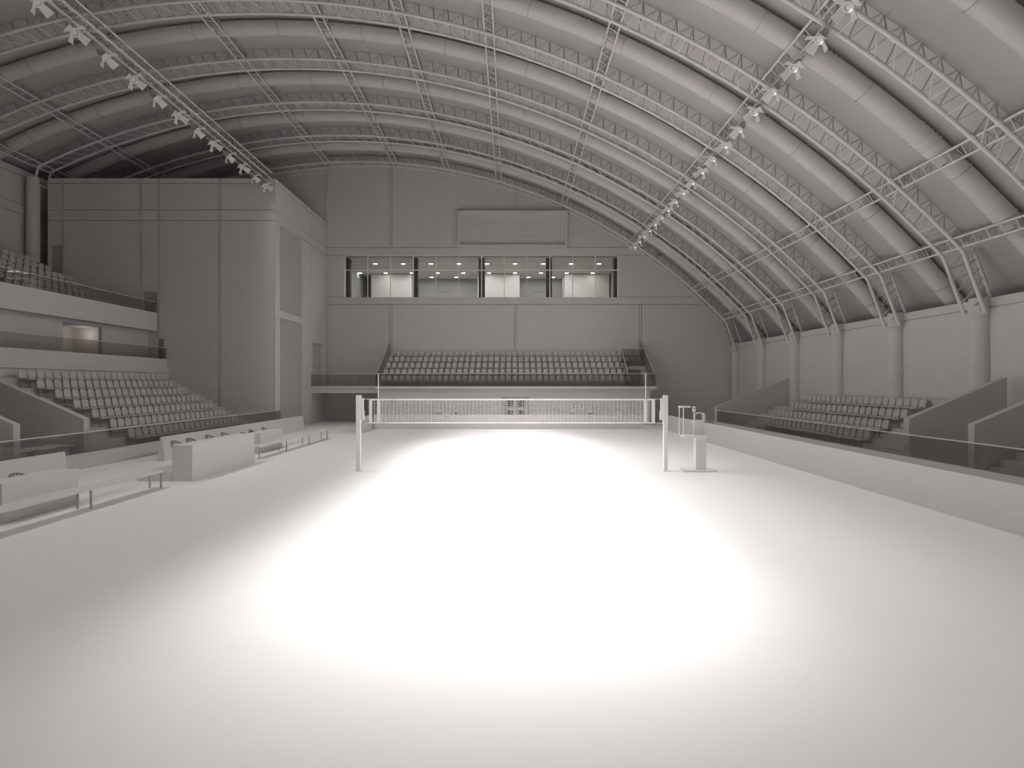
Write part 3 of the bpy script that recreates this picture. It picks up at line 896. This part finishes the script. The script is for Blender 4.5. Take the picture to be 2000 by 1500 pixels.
# barrel chairs with ribbed backs
def make_chair():
    t = thing('barrel_chair', '', 'chair', (0, 0, 0))
    r = .27
    for nm, z in (('back_hoop', None),):
        m = MB(); pts = []
        for j in range(17):
            a = math.radians(-20)+math.radians(220)*j/16     # opening towards -Y side rotated later
            hz = .56+.22*max(0, math.sin(a))
            pts.append((r*math.cos(a)*1.02, r*math.sin(a)*1.02, hz))
        m.tube(pts, .018, 6); m.build(nm, 'rib', t)
    for j in range(17):
        a = math.radians(-20)+math.radians(220)*j/16
        hz = .56+.22*max(0, math.sin(a))
        m = MB(); m.tube([(r*.8*math.cos(a), r*.8*math.sin(a), .41), (r*math.cos(a), r*math.sin(a), hz)], .012, 5); m.build('back_rib', 'rib', t)
    m = MB(); m.tube([(0,0,.38), (0,0,.42), (0,0,.43)], [.235, .245, .22], 24); m.build('seat', 'furn', t)
    for sx in (-1, 1):
        for sy in (-1, 1):
            m = MB(); m.tube([(sx*.14, sy*.14, .39), (sx*.15, sy*.15, 0)], .013, 6); m.build('leg', 'rib', t)
    return t
ch0 = make_chair()
chairs = [(-11.0, 17.0, .26, 'ribbed barrel chair behind the tall desk, nearest the camera'),
          (-11.0, 17.8, .26, 'ribbed barrel chair behind the tall desk, second from the camera'),
          (-11.0, 18.9, .26, 'ribbed barrel chair behind the tall desk, third from the camera'),
          (-11.0, 19.9, .26, 'ribbed barrel chair behind the tall desk, farthest of its four'),
          (-11.75, 22.75, 0, 'ribbed barrel chair by the low far desk, nearest of its four'),
          (-12.1, 24.2, 0, 'ribbed barrel chair by the low far desk, second from the camera'),
          (-11.75, 23.45, 0, 'ribbed barrel chair drawn up close to the low far desk'),
          (-12.2, 25.6, 0, 'ribbed barrel chair by the low far desk, farthest of its four'),
          (-11.7, 12.3, 0, 'ribbed barrel chair behind the low desk at the left edge')]
for i, (x, y, z, lab) in enumerate(chairs):
    o = ch0 if i == 0 else copy_tree(ch0)
    o.location = (x, y, z); o.rotation_euler = (0, 0, PI/2+(.25 if i in (5, 7) else 0)); o['label'] = lab; o['group'] = 'ribbed barrel chairs at the desks'

# net posts
YN = 17.23
def post(side, label):
    x = side*5.16
    t = thing('net_post', label, 'net post', (x, YN, 0), 'volleyball net posts')
    W('post', 'white', lambda m: m.box(x-.065, x+.065, YN-.065, YN+.065, .03, 1.60), t)
    W('upper_sleeve', 'white', lambda m: m.box(x-.072, x+.072, YN-.072, YN+.072, 1.60, 2.55), t)
    W('floor_plate', 'steel', lambda m: m.box(x-.1, x+.1, YN-.1, YN+.1, 0, .03), t)
    w = W('winch_box', 'white', lambda m: m.box(x-side*.072, x-side*.155, YN-.05, YN+.05, 1.72, 2.45), t)
    W('winch_cover', 'white', lambda m: m.box(x-side*.155, x-side*.185, YN-.04, YN+.04, 1.72, 2.04), w)
post(-1, 'white square net post on the left of the court')
post(1, 'white square net post on the right of the court, beside the referee stand')
NX = 4.81
t = thing('volleyball_net', 'volleyball net with white tapes stretched across the court', 'net', (0, YN, 1.6))
W('top_tape', 'white', lambda m: m.box(-NX, NX, YN-.008, YN+.008, 2.375, 2.435), t)
W('bottom_tape', 'white', lambda m: m.box(-NX, NX, YN-.008, YN+.008, 1.60, 1.65), t)
for s in (-1, 1):
    W('end_band', 'white', lambda m: m.box(s*NX, s*(NX-.1), YN-.012, YN+.012, 1.60, 2.435), t)
    W('side_band', 'white', lambda m: m.box(s*4.44, s*4.54, YN-.014, YN+.014, 1.60, 2.435), t)
    W('tension_cord', 'white', lambda m: m.tube([(s*NX, YN, 2.42), (s*4.98, YN, 2.42)], .009, 6), t)
    W('tension_cord', 'white', lambda m: m.tube([(s*NX, YN, 1.615), (s*5.09, YN, 1.615)], .009, 6), t)
def mesh(m):
    x = -NX+.05
    while x < NX: m.box(x-.0045, x+.0045, YN-.003, YN+.003, 1.65, 2.375); x += .1278
    z = 1.65+.067
    while z < 2.37: m.box(-NX, NX, YN-.003, YN+.003, z-.004, z+.004); z += .067
W('netting', 'white', mesh, t)
for s, nm in ((-1, 'left'), (1, 'right')):
    m = MB(); m.tube([(s*4.49, YN-.03, 1.62), (s*4.49, YN-.03, 3.28)], .014, 8)
    tag(m.build('net_antenna', 'white'), 'thin white antenna rod standing on the %s side band of the net' % nm, 'antenna', 'net antennas')

# referee stand
t = thing('referee_stand', 'white referee stand with guard rail beside the right net post', 'referee stand', (6.3, 17.3, 0))
W('base_plate', 'white', lambda m: m.box(5.68, 6.82, 17.0, 17.62, 0, .05), t)
W('pillar', 'white', lambda m: m.box(6.18, 6.53, 17.2, 17.44, .05, 1.1), t)
W('platform', 'white', lambda m: (m.box(5.78, 6.5, 17.05, 17.55, 1.12, 1.2), m.box(6.2, 6.5, 17.2, 17.44, 1.1, 1.12)), t)
W('back_panel', 'furn', lambda m: m.box(6.2, 6.54, 17.4, 17.44, 1.2, 1.71), t)
hb = []
for q in [(6.22, 1.70), (6.22, 1.84), (6.26, 1.92), (6.33, 1.95), (6.42, 1.95), (6.48, 1.92), (6.52, 1.84), (6.52, 1.70)]: hb.append((q[0], 17.42, q[1]))
W('back_hoop', 'white', lambda m: m.tube(hb, .016, 8), t)
W('back_hoop', 'white', lambda m: m.tube([(p[0]*.0+6.47, p[1]+.0-(.0+p[0]-6.22)*.9, p[2]-.01) for p in hb], .012, 8), t)
for yy in (17.08, 17.5):
    W('guard_rail', 'white', lambda m: m.tube([(5.9, yy, 1.14), (5.76, yy, 1.13), (5.72, yy, 1.19), (5.72, yy, 2.17)], .018, 8), t)
W('rail_arm', 'white', lambda m: (m.tube([(5.72, 17.06, 2.17), (5.72, 17.52, 2.17)], .018, 8), m.box(5.66, 5.98, 17.12, 17.46, 2.14, 2.18)), t)
pl = W('side_pole', 'white', lambda m: m.tube([(6.13, 17.24, 1.1), (6.13, 17.24, 2.02)], .02, 10), t)
W('pole_bracket', 'white', lambda m: m.box(6.09, 6.2, 17.2, 17.28, 1.6, 1.7), pl)
W('pole_head', 'white', lambda m: m.box(6.09, 6.17, 17.2, 17.28, 2.0, 2.17), pl)
W('clamp_eyes', 'dark', lambda m: (m.box(6.10, 6.125, 17.192, 17.2, 2.10, 2.13), m.box(6.135, 6.16, 17.192, 17.2, 2.10, 2.13)), pl)

# ================================================================ CAMERA, WORLD, COLOUR
cam = bpy.data.cameras.new('camera'); cam.sensor_width = 36; cam.lens = 18; cam.clip_end = 300; cam.clip_start = .05
co = bpy.data.objects.new('camera', cam); COL.objects.link(co)
co.location = (0, 0, H); co.rotation_euler = (PI/2, 0, 0)
scene.camera = co
w = bpy.data.worlds.new('World'); scene.world = w; w.use_nodes = True
w.node_tree.nodes['Background'].inputs[0].default_value = (.9, .9, .92, 1)
w.node_tree.nodes['Background'].inputs[1].default_value = 0.0
vs = scene.view_settings
vs.view_transform = 'Standard'; vs.look = 'None'; vs.gamma = 1; vs.use_curve_mapping = False; vs.exposure = 0.0
scene.cycles.adaptive_threshold = 0.02; scene.cycles.max_bounces = 10; scene.cycles.diffuse_bounces = 6; scene.cycles.transparent_max_bounces = 24
